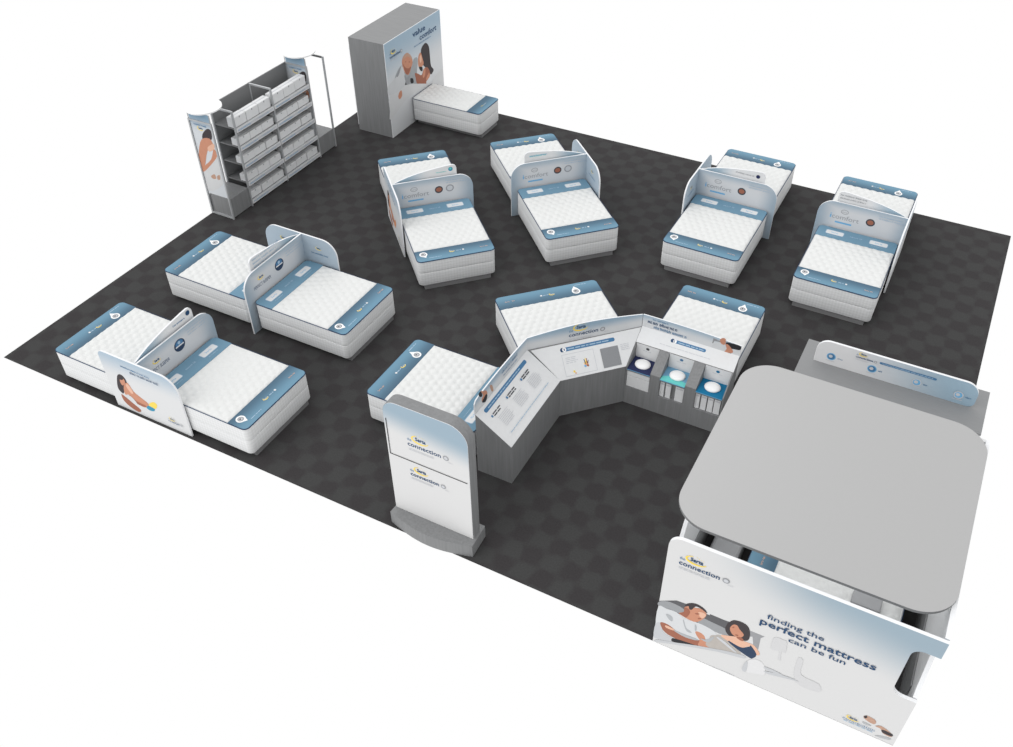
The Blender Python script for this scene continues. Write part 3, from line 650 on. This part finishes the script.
# ------------------------------------------------------------------ tall cabinet with portrait graphic
t = thing('tall_cabinet', 'tall grey cabinet at the back corner with a poster reading value comfort', 'cabinet', (.60, 10.03, 0))
bm = bmesh.new(); box(bm, 0, .97, 0, 2.42, 0, 2.3, 0); bm.faces.ensure_lookup_table(); bm.faces[1].material_index = 1
obj('body', bm, ['laminate', 'laminate_top'], t)
fr = Frame((.97, 0, 0), (0, 1, 0), (0, 0, 1)); fr.O = Vector((.985, 0, 0)); p = Print(fr)
plate(p.bm, fr, [(0, 0), (2.42, 0), (2.42, 2.3), (0, 2.3)], -.0145, 0, p.mi('print_tower'), p.mi('panel_edge'))
for nme, tr in TRACE['tower']+EXTRA_TOWER: p.soft(tr, nme)
p.text('value', 1.17, 2.05, .56, .13, 'ink_navy', .02); p.text('comfort', 1.46, 1.88, .76, .13, 'ink_navy', .02)
p.lines(1.2, 1.80, .75, .035, 'ink_blue', 1, seed=3, ragged=0)
connection(p, .17, 1.90, .42)
p.build('graphic_panel', t)
bm = bmesh.new(); box(bm, -.028, -.001, .02, 2.38, .12, 2.06)
obj('back_panel', bm, 'panel_edge', t)

# ------------------------------------------------------------------ shelving rack
t = thing('shelving_rack', 'long grey metal shelving rack with ten shelves of white cartons and two round white tops', 'shelving', (0, 5.40, 0))
YS = [0, .61, 1.82, 3.05, 3.65]
for y in YS:
    bm = bmesh.new(); box(bm, .575, .61, y-.017, y+.017, 0, 2.2); obj('upright', bm, 'alu', t)
    bm = bmesh.new(); box(bm, 0, .035, y-.017, y+.017, 0, 2.2); obj('upright', bm, 'alu' if y < 3.6 else 'dark_metal', t)
    bm = bmesh.new(); box(bm, .035, .575, y-.017, y+.017, 2.165, 2.2); obj('top_rail', bm, 'alu' if y < 3.6 else 'dark_metal', t)
for y in (0, 3.65):
    bm = bmesh.new(); box(bm, .035, .575, y-.017, y+.017, 0.01, .045); obj('foot_rail', bm, 'alu', t)
bm = bmesh.new(); box(bm, .005, .03, .63, 3.03, .02, 2.2); obj('back_panel', bm, 'grey_panel', t)
SH = [1.80, 1.39, .98, .56, .13]
for bay, (a, b_) in enumerate(((.627, 1.803), (1.837, 3.033))):
    for k, z in enumerate(SH):
        bm = bmesh.new(); box(bm, .03, .57, a, b_, z-.025, z)
        s_ = obj('shelf', bm, 'grey_panel', t)
        fr = Frame((.612, a, z), (0, 1, 0), (0, 0, 1)); p = Print(fr, .001)
        plate(p.bm, fr, [(0, -.085), (b_-a, -.085), (b_-a, .012), (0, .012)], -.03, 0, p.mi('white'), p.mi('alu'))
        p.rect(.02, -.065, b_-a-.02, -.015, 'ink_light'); p.lines(.05, -.055, .5, .03, 'ink_sky', 1, seed=k+bay*7, ragged=.3); p.lines(.68, -.055, .4, .03, 'ink_pale', 1, seed=k+9+bay*7, ragged=.3)
        p.build('price_strip', s_)
for y in (0.02, 3.07):
    bm = bmesh.new(); box(bm, .02, .59, y, y+.57, .02, .46, 0, .006); obj('base_cabinet', bm, 'laminate', t)
    fr = Frame((0.0, y-.02, 0), (1, 0, 0), (0, 0, 1)); p = Print(fr)
    plate(p.bm, fr, [(.04, .50), (.57, .50), (.57, 2.365), (.04, 2.365)], -.015, 0, p.mi('print_rack'), p.mi('alu'))
    for nme, tr in TRACE['rack']: p.soft(tr, nme)
    serta(p, .28, 2.03, .16); p.lines(.12, 2.16, .36, .04, 'ink_blue', 2, seed=4, ragged=0)
    p.build('poster', t)
    bm = bmesh.new(); cyl(bm, (.25, y+.22, 2.385), .36, .028, 48)
    obj('round_top', bm, 'white_bright', t)
    for px_ in (.018, .592):
        bm = bmesh.new(); box(bm, px_-.006, px_+.006, y-.026, y-.014, 2.19, 2.371); obj('support_rod', bm, 'alu', t)
def make_box(v):
    bm = bmesh.new(); box(bm, -.09, .09, -.186, .186, 0, .16, 0, .006)
    box(bm, .085, .0915, -.012, .012, .125, .155, 1); box(bm, -.015, .015, -.187, .187, .159, .1612, 2)
    o = obj('carton', bm, ['white', 'ink_grey', 'ink_light'])
    return o
c0 = make_box(0); first = True
LV = ['top', 'second', 'middle', 'fourth', 'bottom']; PO = ['left', 'centre', 'right']
for bay, a in enumerate((.63, 1.85)):
    for k, z in enumerate(SH):
        for j in range(3):
            if first: c = c0; first = False
            else: c = c0.copy(); COL.objects.link(c)
            c.location = (.475+random.uniform(-.01, .008), 5.40+a+.198+j*.385+random.uniform(-.005, .005), z+.002); c.scale = (1, 1, 1.35 if k == 0 else 1)
            tag(c, 'white carton at the %s end of the %s shelf, %s bay of the rack' % (PO[j], LV[k], ('left', 'right')[bay]) if j != 1 else
                'middle white carton on the %s shelf, %s bay of the rack' % (LV[k], ('left', 'right')[bay]), 'box', 'white cartons on the rack')

# ------------------------------------------------------------------ welcome sign
t = thing('welcome_sign', 'tall freestanding sign with rounded top and grey base at the front carpet edge', 'sign', (8.19, 0, 0))
bm = bmesh.new(); fr = Frame((0, 0, 0), (1, 0, 0), (0, 1, 0))
cur = [(-.02+1.37*k/16, .075-.125*math.sin(PI*k/16)) for k in range(17)]
plate(bm, fr, cur+[(1.33, .48), (0, .48)], 0, .235, 0, 0)
obj('base', bm, 'laminate', t)
out = rounded([(0, .235), (1.30, .235), (1.30, 2.40, .30), (0, 2.40, .22)], 12)
fr = Frame((0, .205, 0), (1, 0, 0), (0, 0, 1)); bm = bmesh.new(); plate(bm, fr, out, -.175, 0, 0, 0)
obj('frame_body', bm, 'laminate', t)
fr = Frame((0, .196, 0), (1, 0, 0), (0, 0, 1)); p = Print(fr)
plate(p.bm, fr, rounded([(.004, .237), (1.296, .237), (1.296, 2.396, .296), (.004, 2.396, .216)], 12), -.008, 0, p.mi('print_sign'), p.mi('panel_edge'))
connection(p, .35, 1.70, .52); connection(p, .34, 1.10, .46)
p.rect(.045, 1.388, 1.262, 1.402, 'black'); p.rect(.034, 1.388, .046, 2.07, 'black')
p.build('face_panel', t)

# ------------------------------------------------------------------ angled counter: three units
def wobj(name, bm, mats, root):
    o = obj(name, bm, mats, root); o.data.transform(Matrix.Translation(-root.location)); return o
def hat(L, h0, h1, hm, n=12):
    return [(L*k/n, h0+(h1-h0)*k/n+hm*math.sin(PI*k/n)) for k in range(n+1)]
# left unit
t = thing('display_counter', 'left counter unit, its sloped top printed with three text columns', 'counter', (9.38, 1.55, 0), 0, 'angled counter units')
fr = Frame((0, 1.55, 0), (1, 0, 0), (0, 0, 1)); bm = bmesh.new()
plate(bm, fr, [(9.38, 0), (9.38, .79), (8.785, 1.20), (8.785, 0)], -1.65, 0, 0, 0); wobj('body', bm, 'laminate', t)
fr = Frame((9.38, 1.55, .79), (0, 1, 0), (-.595, 0, .41)); fr.O += fr.N*.008; p = Print(fr)
plate(p.bm, fr, [(0, 0), (1.65, 0), (1.65, .7226), (0, .7226)], -.0078, 0, p.mi('white'), p.mi('panel_edge'))
p.rect(.15, .605, 1.46, .668, 'ink_blue', .03); p.lines(.25, .628, 1.0, .018, 'ink_pale', 1, seed=1, ragged=0)
for u in (.19, .645, 1.10):
    p.rect(u-.02, .49, u+.015, .53, 'ink_blue', .01); p.lines(u+.03, .515, .22, .022, 'ink_dark', 2, seed=int(u*10), pitch=.035, ragged=0)
    p.lines(u+.05, .42, .30, .012, 'ink_light', 7, seed=int(u*20), pitch=.028)
p.lines(.197, .135, 1.25, .014, 'ink_pale', 1, seed=8, ragged=0)
wobj('desk_panel', p.bm, p.ms, t)
fr = Frame((8.785, 1.55, 1.2), (0, 1, 0), (0, 0, 1)); p = Print(fr)
plate(p.bm, fr, [(0, 0)]+[(0, .20), (.04, .25)]+hat(1.65, .262, .24, .03)[1:]+[(1.65, 0)], -.02, 0, p.mi('print_chead'), p.mi('panel_edge'))
for nme, tr in TRACE['c1h']: p.soft(tr, nme)
p.lines(.82, .15, .52, .055, 'ink_blue', 1, seed=3, ragged=0); p.lines(.86, .075, .45, .035, 'ink_blue', 1, seed=4, ragged=0)
wobj('header_panel', p.bm, p.ms, t)
# middle unit
t = thing('display_counter', 'middle counter unit with a hand picture and grey pad on its sloped top', 'counter', (9.37, 3.2, 0), 0, 'angled counter units')
A_, B_, C_, D_ = Vector((9.37, 3.202, 0)), Vector((10.168, 4.02, 0)), Vector((10.168, 4.602, 0)), Vector((8.785, 3.202, 0))
bm = bmesh.new(); lo = [bm.verts.new(q) for q in (A_, B_, C_, D_)]
hi = [bm.verts.new(q+Vector((0, 0, z))) for q, z in ((A_, .78), (B_, .78), (C_, 1.2), (D_, 1.2))]
bm.faces.new(lo[::-1]); bm.faces.new(hi)
for i in range(4): bm.faces.new((lo[i], lo[(i+1) % 4], hi[(i+1) % 4], hi[i]))
wobj('body', bm, 'laminate', t)
U = (B_-A_).normalized(); perp = Vector((-U.y, U.x, 0)); dep = (D_-A_).dot(perp)
sl = Vector((perp.x*dep, perp.y*dep, .42)); L = sl.length
fr = Frame(A_+Vector((0, 0, .78)), U, sl); fr.O += fr.N*.016; p = Print(fr)
uA = (D_-A_).dot(U); uC = (C_-A_).dot(U); uB = (B_-A_).length
plate(p.bm, fr, [(.012, 0), (uB-.004, 0), (uC-.012, L-.022), (uA+.05, L-.022)], -.0078, 0, p.mi('white'), p.mi('panel_edge'))
k = (L)/.60
p.rect(.13, .445*k, 1.05, .51*k, 'ink_blue', .03); p.disc(.15, .478*k, .035, 'ink_navy'); p.disc(.185, .478*k, .034, 'white_bright'); p.text('1', .175, .46*k, .018, .035, 'ink_navy')
p.lines(.24, .468*k, .74, .022, 'ink_pale', 1, seed=6, ragged=0)
p.rect(.118, .04*k, .657, .40*k, 'ink_light'); p.rect(.126, .048*k, .649, .392*k, 'white'); p.lines(.17, .33*k, .2, .016, 'ink_light', 4, seed=5, pitch=.028)
p.disc(.495, .185*k, .035, 'ink_orange', .045)
for du, dv, c in ((-.045, .02, 'gold'), (-.028, .075, 'ink_navy'), (-.005, .09, 'gold'), (.018, .082, 'skin_dark'), (.042, .05, 'ink_navy')):
    p.poly([(.495+du*.5-.008, .185*k), (.495+du*.5+.008, .185*k), (.495+du+.006, .185*k+dv), (.495+du-.006, .185*k+dv)], c)
p.disc(.47, .15*k, .02, 'ink_sky'); p.disc(.515, .15*k, .018, 'skin_dark'); p.disc(.27, .10*k, .018, 'gold'); p.disc(.29, .07*k, .012, 'ink_orange')
p.rect(.767, .045*k, 1.076, .368*k, 'grey_pad', .008); p.lines(1.12, .36*k, .16, .014, 'ink_light', 4, seed=7, pitch=.028)
wobj('desk_panel', p.bm, p.ms, t)
Lh = (C_-D_).length
fr = Frame(D_+Vector((0, 0, 1.2)), (C_-D_), (0, 0, 1)); p = Print(fr)
plate(p.bm, fr, [(0, 0)]+hat(Lh, .24, .24, .075)+[(Lh, 0)], -.02, 0, p.mi('print_chead'), p.mi('panel_edge'))
connection(p, .70, .085, .50)
wobj('header_panel', p.bm, p.ms, t)
# right unit with three sample bays
t = thing('display_counter', 'right counter unit with three open sample compartments', 'counter', (10.17, 4.02, 0), 0, 'angled counter units')
X0, X1 = 10.172, 11.815
bays = [(10.19, 10.59), (10.76, 11.18), (11.36, 11.795)]
bm = bmesh.new(); box(bm, X0, X1, 4.02, 4.62, 0, .37)
fr = Frame((X1, 0, 0), (0, 1, 0), (0, 0, 1))
plate(bm, fr, [(4.38, .37), (4.62, .37), (4.62, 1.19), (4.38, 1.02)], -(X1-X0), 0, 0, 0)
for a, b_ in ((X0, 10.19), (10.59, 10.76), (11.18, 11.36), (11.795, X1)):
    fr = Frame((b_, 0, 0), (0, 1, 0), (0, 0, 1)); plate(bm, fr, [(4.02, .37), (4.38, .37), (4.38, 1.03), (4.02, .78)], -(b_-a), 0, 0, 0)
for a, b_ in bays: box(bm, a, b_, 4.02, 4.38, .705, .735); box(bm, a, b_, 4.10, 4.38, .37, .705)
wobj('body', bm, 'laminate', t)
for i, ((a, b_), c) in enumerate(zip(bays, ('pad_navy', 'pad_sky', 'pad_blue'))):
    fr = Frame((a+.004, 4.372, .738), (1, 0, 0), (0, 0, 1)); p = Print(fr); W = b_-a-.008
    plate(p.bm, fr, [(0, 0), (W, 0), (W, .285), (0, .285)], -.007, 0, p.mi('white'), p.mi('white'))
    p.disc(W/2, .225, .03, ('ink_dark', 'ink_blue', 'pad_blue')[i], .025); p.lines(W/2-.08, .17, .16, .015, 'ink_light', 1, seed=i, ragged=0)
    wobj('compartment_back', p.bm, p.ms, t)
    fr = Frame((a+.003, 4.008, .7365), (1, 0, 0), (0, 1, 0)); p = Print(fr)
    plate(p.bm, fr, [(0, 0), (W+.002, 0), (W+.002, .362), (0, .362)], 0, .014, p.mi(c), p.mi(('ink_sky', 'ink_sky', 'ink_sky')[i]))
    if i == 1: p.lift = .0155; p.poly([(0, 0), (W, 0), (W, .10), (W*.3, .16), (0, .10)], 'aqua')
    wobj('sample_mat', p.bm, p.ms, t)
fr = Frame((X0, 4.02, .775), (1, 0, 0), (0, .6, .42)); fr.O += fr.N*.012; p = Print(fr); W = X1-X0
plate(p.bm, fr, [(0, .445), (W, .445), (W, .733), (0, .733)], -.0078, 0, p.mi('white'), p.mi('panel_edge'))
p.rect(.55, .615, 1.12, .67, 'ink_blue', .026); p.disc(.56, .643, .032, 'ink_navy'); p.disc(.60, .643, .030, 'white_bright'); p.text('2', .578, .625, .024, .036, 'ink_navy', .02)
p.lines(.66, .632, .42, .02, 'ink_pale', 1, seed=6, ragged=0); p.lines(.38, .53, .85, .014, 'ink_light', 1, seed=9, ragged=0)
wobj('slope_panel', p.bm, p.ms, t)
fr = Frame((X0, 4.61, 1.19), (1, 0, 0), (0, 0, 1)); p = Print(fr)
plate(p.bm, fr, [(0, 0)]+hat(W, .25, .215, .02)+[(W, 0)], -.02, 0, p.mi('print_chead'), p.mi('panel_edge'))
for nme, tr in TRACE['c3h']:
    if nme != 'grey_light': p.soft(tr, nme)
p.lines(.17, .195, .28, .03, 'ink_blue', 1, seed=31, ragged=0); p.lines(.09, .115, .56, .065, 'ink_navy', 1, seed=32, ragged=0); p.lines(.20, .04, .56, .055, 'ink_blue', 1, seed=33, ragged=0)
wobj('header_panel', p.bm, p.ms, t)
# white foam domes on the mats
d0 = None
for x, lab in ((10.388, 'white round foam sample on the dark navy mat'), (10.985, 'white round foam sample on the pale blue and aqua mat'), (11.572, 'white round foam sample on the bright blue mat')):
    if d0 is None:
        bm = bmesh.new(); prev = None; n = 28
        prof = [(.125, 0), (.132, .012), (.128, .026), (.11, .04), (.07, .05), (.03, .054)]
        for r, z in prof:
            cur = [bm.verts.new((r*math.cos(2*PI*k/n), .92*r*math.sin(2*PI*k/n), z)) for k in range(n)]
            if prev:
                for k in range(n): bm.faces.new((prev[k], prev[(k+1) % n], cur[(k+1) % n], cur[k])).smooth = True
            else: bm.faces.new(cur[::-1])
            prev = cur
        bm.faces.new(prev).smooth = True
        d0 = o = obj('foam_sample', bm, 'white_bright')
    else: o = d0.copy(); COL.objects.link(o)
    o.location = (x, 4.205, .7525); tag(o, lab, 'sample', 'foam samples on the counter')
# drawer front and brochures in the pockets below
bm = bmesh.new(); box(bm, 10.196, 10.584, 4.03, 4.095, .372, .60, 0, .004); box(bm, 10.196, 10.584, 4.03, 4.095, .61, .70, 0, .004)
o = obj('storage_box', bm, 'white'); tag(o, 'wide white box in the pocket below the dark navy mat', 'box')
b0 = None
for i, (x, wd) in enumerate(((10.80, .075), (10.905, .085), (11.095, .14), (11.40, .075), (11.505, .09), (11.615, .09), (11.725, .10))):
    if b0 is None:
        bm = bmesh.new(); box(bm, -.5, .5, 0, .035, 0, .31); box(bm, -.38, .38, -.002, 0, .25, .28, 1); b0 = o = obj('brochure', bm, ['white', 'ink_light'])
    else: o = b0.copy(); COL.objects.link(o)
    o.location = (x, 4.055, .371); o.scale = (wd, 1, 1)
    q = ('first', 'second', 'third', 'first', 'second', 'third', 'fourth')[i]
    tag(o, '%s white brochure from the left in the pocket below the %s mat' % (q, 'pale blue' if i < 3 else 'bright blue'), 'brochure', 'brochures in the counter pockets')

# ------------------------------------------------------------------ canopy booth
t = thing('demo_booth', 'large booth with a grey rounded canopy and a couple in bed on its front', 'booth', (12.30, 0, 0))
fr = Frame((0, 0, 0), (1, 0, 0), (0, 0, 1)); p = Print(fr)
out = rounded([(0, 0), (3.07, 0), (3.07, .99), (2.79, .99, .13), (2.79, 1.91, .13), (3.07, 1.91), (3.07, 2.19), (0, 2.19, .17)], 10)
plate(p.bm, fr, out, -.045, 0, p.mi('print_booth'), p.mi('panel_edge'))
for nme, tr in TRACE['booth']:
    if nme == 'bed_light': continue
    p.soft([(max(x, .002), max(y, .002)) for x, y in tr], nme)
for nme, tr in EXTRA: p.soft([(max(x, .002), max(y, .002)) for x, y in tr], nme)
connection(p, .155, 1.76, .50)
p.text('finding the', 1.275, 1.42, .66, .085, 'ink_navy', .008); p.text('perfect mattress', 1.215, 1.275, 1.33, .115, 'ink_navy', .016); p.text('can be fun', 1.575, 1.155, .66, .085, 'ink_navy', .008)
serta(p, 2.55, .20, .15); p.text('connection', 2.44, .125, .38, .04, 'ink_blue'); p.lines(2.46, .09, .36, .02, 'ink_pale', 1, seed=4, ragged=0)
p.build('front_panel', t)
fr = Frame((3.07, 0, 0), (0, 1, 0), (0, 0, 1)); bm = bmesh.new()
plate(bm, fr, [(.062, 0), (3.3, 0), (3.3, 2.19), (.062, 2.19), (.062, 1.91), (.17, 1.91), (.26, 1.88), (.31, 1.78), (.31, 1.6), (.28, 1.48), (.23, 1.35), (.18, 1.22), (.13, 1.08), (.08, 1.0), (.062, .99)], -.05, 0)
obj('side_panel', bm, ['white', 'panel_edge'], t)
fr = Frame((.05, 0, 0), (0, 1, 0), (0, 0, 1)); bm = bmesh.new()
plate(bm, fr, [(.062, 0), (3.3, 0), (3.3, 2.19), (1.3, 2.19), (1.0, 2.12), (.75, 1.98), (.58, 1.80), (.49, 1.63), (.38, 1.48), (.26, 1.34), (.18, 1.20), (.12, 1.06), (.062, .99)], -.05, 0)
obj('side_panel', bm, ['white', 'panel_edge'], t)
bm = bmesh.new(); box(bm, .052, 3.018, 3.25, 3.3, 0, 2.19); obj('back_panel', bm, 'white', t)
for a in (.052, 3.0):
    bm = bmesh.new(); box(bm, a, a+.016, .35, 3.2, 0, .76); obj('wainscot', bm, 'laminate', t)
fr = Frame((0, 0, 2.2), (1, 0, 0), (0, 1, 0)); bm = bmesh.new()
plate(bm, fr, rounded([(-.12, .22, .46), (3.06, .22, .46), (3.06, 3.40, .46), (-.12, 3.40, .46)], 14), 0, .04, 0, 1)
obj('canopy', bm, ['canopy', 'grey_panel'], t)
ld = bpy.data.lights.new('booth_fill', 'AREA'); ld.shape = 'RECTANGLE'; ld.size = 2.6; ld.size_y = 2.6; ld.energy = 29  # fill light added under the canopy to brighten the booth interior, no real fitting
lo_ = bpy.data.objects.new('booth_fill', ld); COL.objects.link(lo_); lo_.parent = t; lo_.location = (1.5, 1.75, 2.18)
bm = bmesh.new(); box(bm, 12.52, 12.92, 1.25, 2.55, 0, .45, 0, .05)
tag(obj('bench', bm, 'bolster'), 'low grey bench at the foot of the bed under the canopy', 'bench')
bm = bmesh.new(); box(bm, 14.42, 14.78, 1.21, 1.43, .688, .75, 0, .015)
tag(obj('display_block', bm, 'bolster'), 'small grey block lying on the bed under the canopy, near its head', 'block')

# ------------------------------------------------------------------ service counter behind the booth
t = thing('service_counter', 'wide grey laminate counter behind the canopy booth', 'counter', (12.645, 4.785, 0))
bm = bmesh.new(); box(bm, 0.03, 2.765, .03, .985, 0, .96); obj('body', bm, 'laminate', t)
bm = bmesh.new(); box(bm, 0, 2.795, 0, 1.015, .961, 1.0); obj('worktop', bm, 'laminate_long', t)
t = thing('counter_sign', 'long low sign with four round icons standing on the grey counter', 'sign', (12.64, 5.31, 1.001))
fr = Frame((0, 0, 0), (1, 0, 0), (0, 0, 1)); p = Print(fr)
plate(p.bm, fr, rounded([(.20, 0), (2.61, 0, .10), (2.61, .435, .20), (.20, .435, .20)], 10), -.04, 0, p.mi('print_csign'), p.mi('panel_edge'))
for i, u in enumerate((.45, 1.08, 1.75, 2.36)):
    p.disc(u, .165, .07, 'ink_sky' if i < 2 else 'ink_light'); p.disc(u, .165, .055, 'ink_blue' if i < 2 else 'ink_sky'); p.disc(u-.01, .17, .03, 'ink_light'); p.lines(u+.10, .15, .08, .03, 'ink_blue', 1, seed=i, ragged=0)
    p.rect(u-.07, .075, u+.07, .085, 'ink_light')
p.rect(1.16, .305, 2.00, .345, 'ink_blue', .018); p.lines(1.2, .318, .75, .014, 'ink_pale', 1, seed=4, ragged=0)
connection(p, .80, .30, .26)
p.build('sign_panel', t)
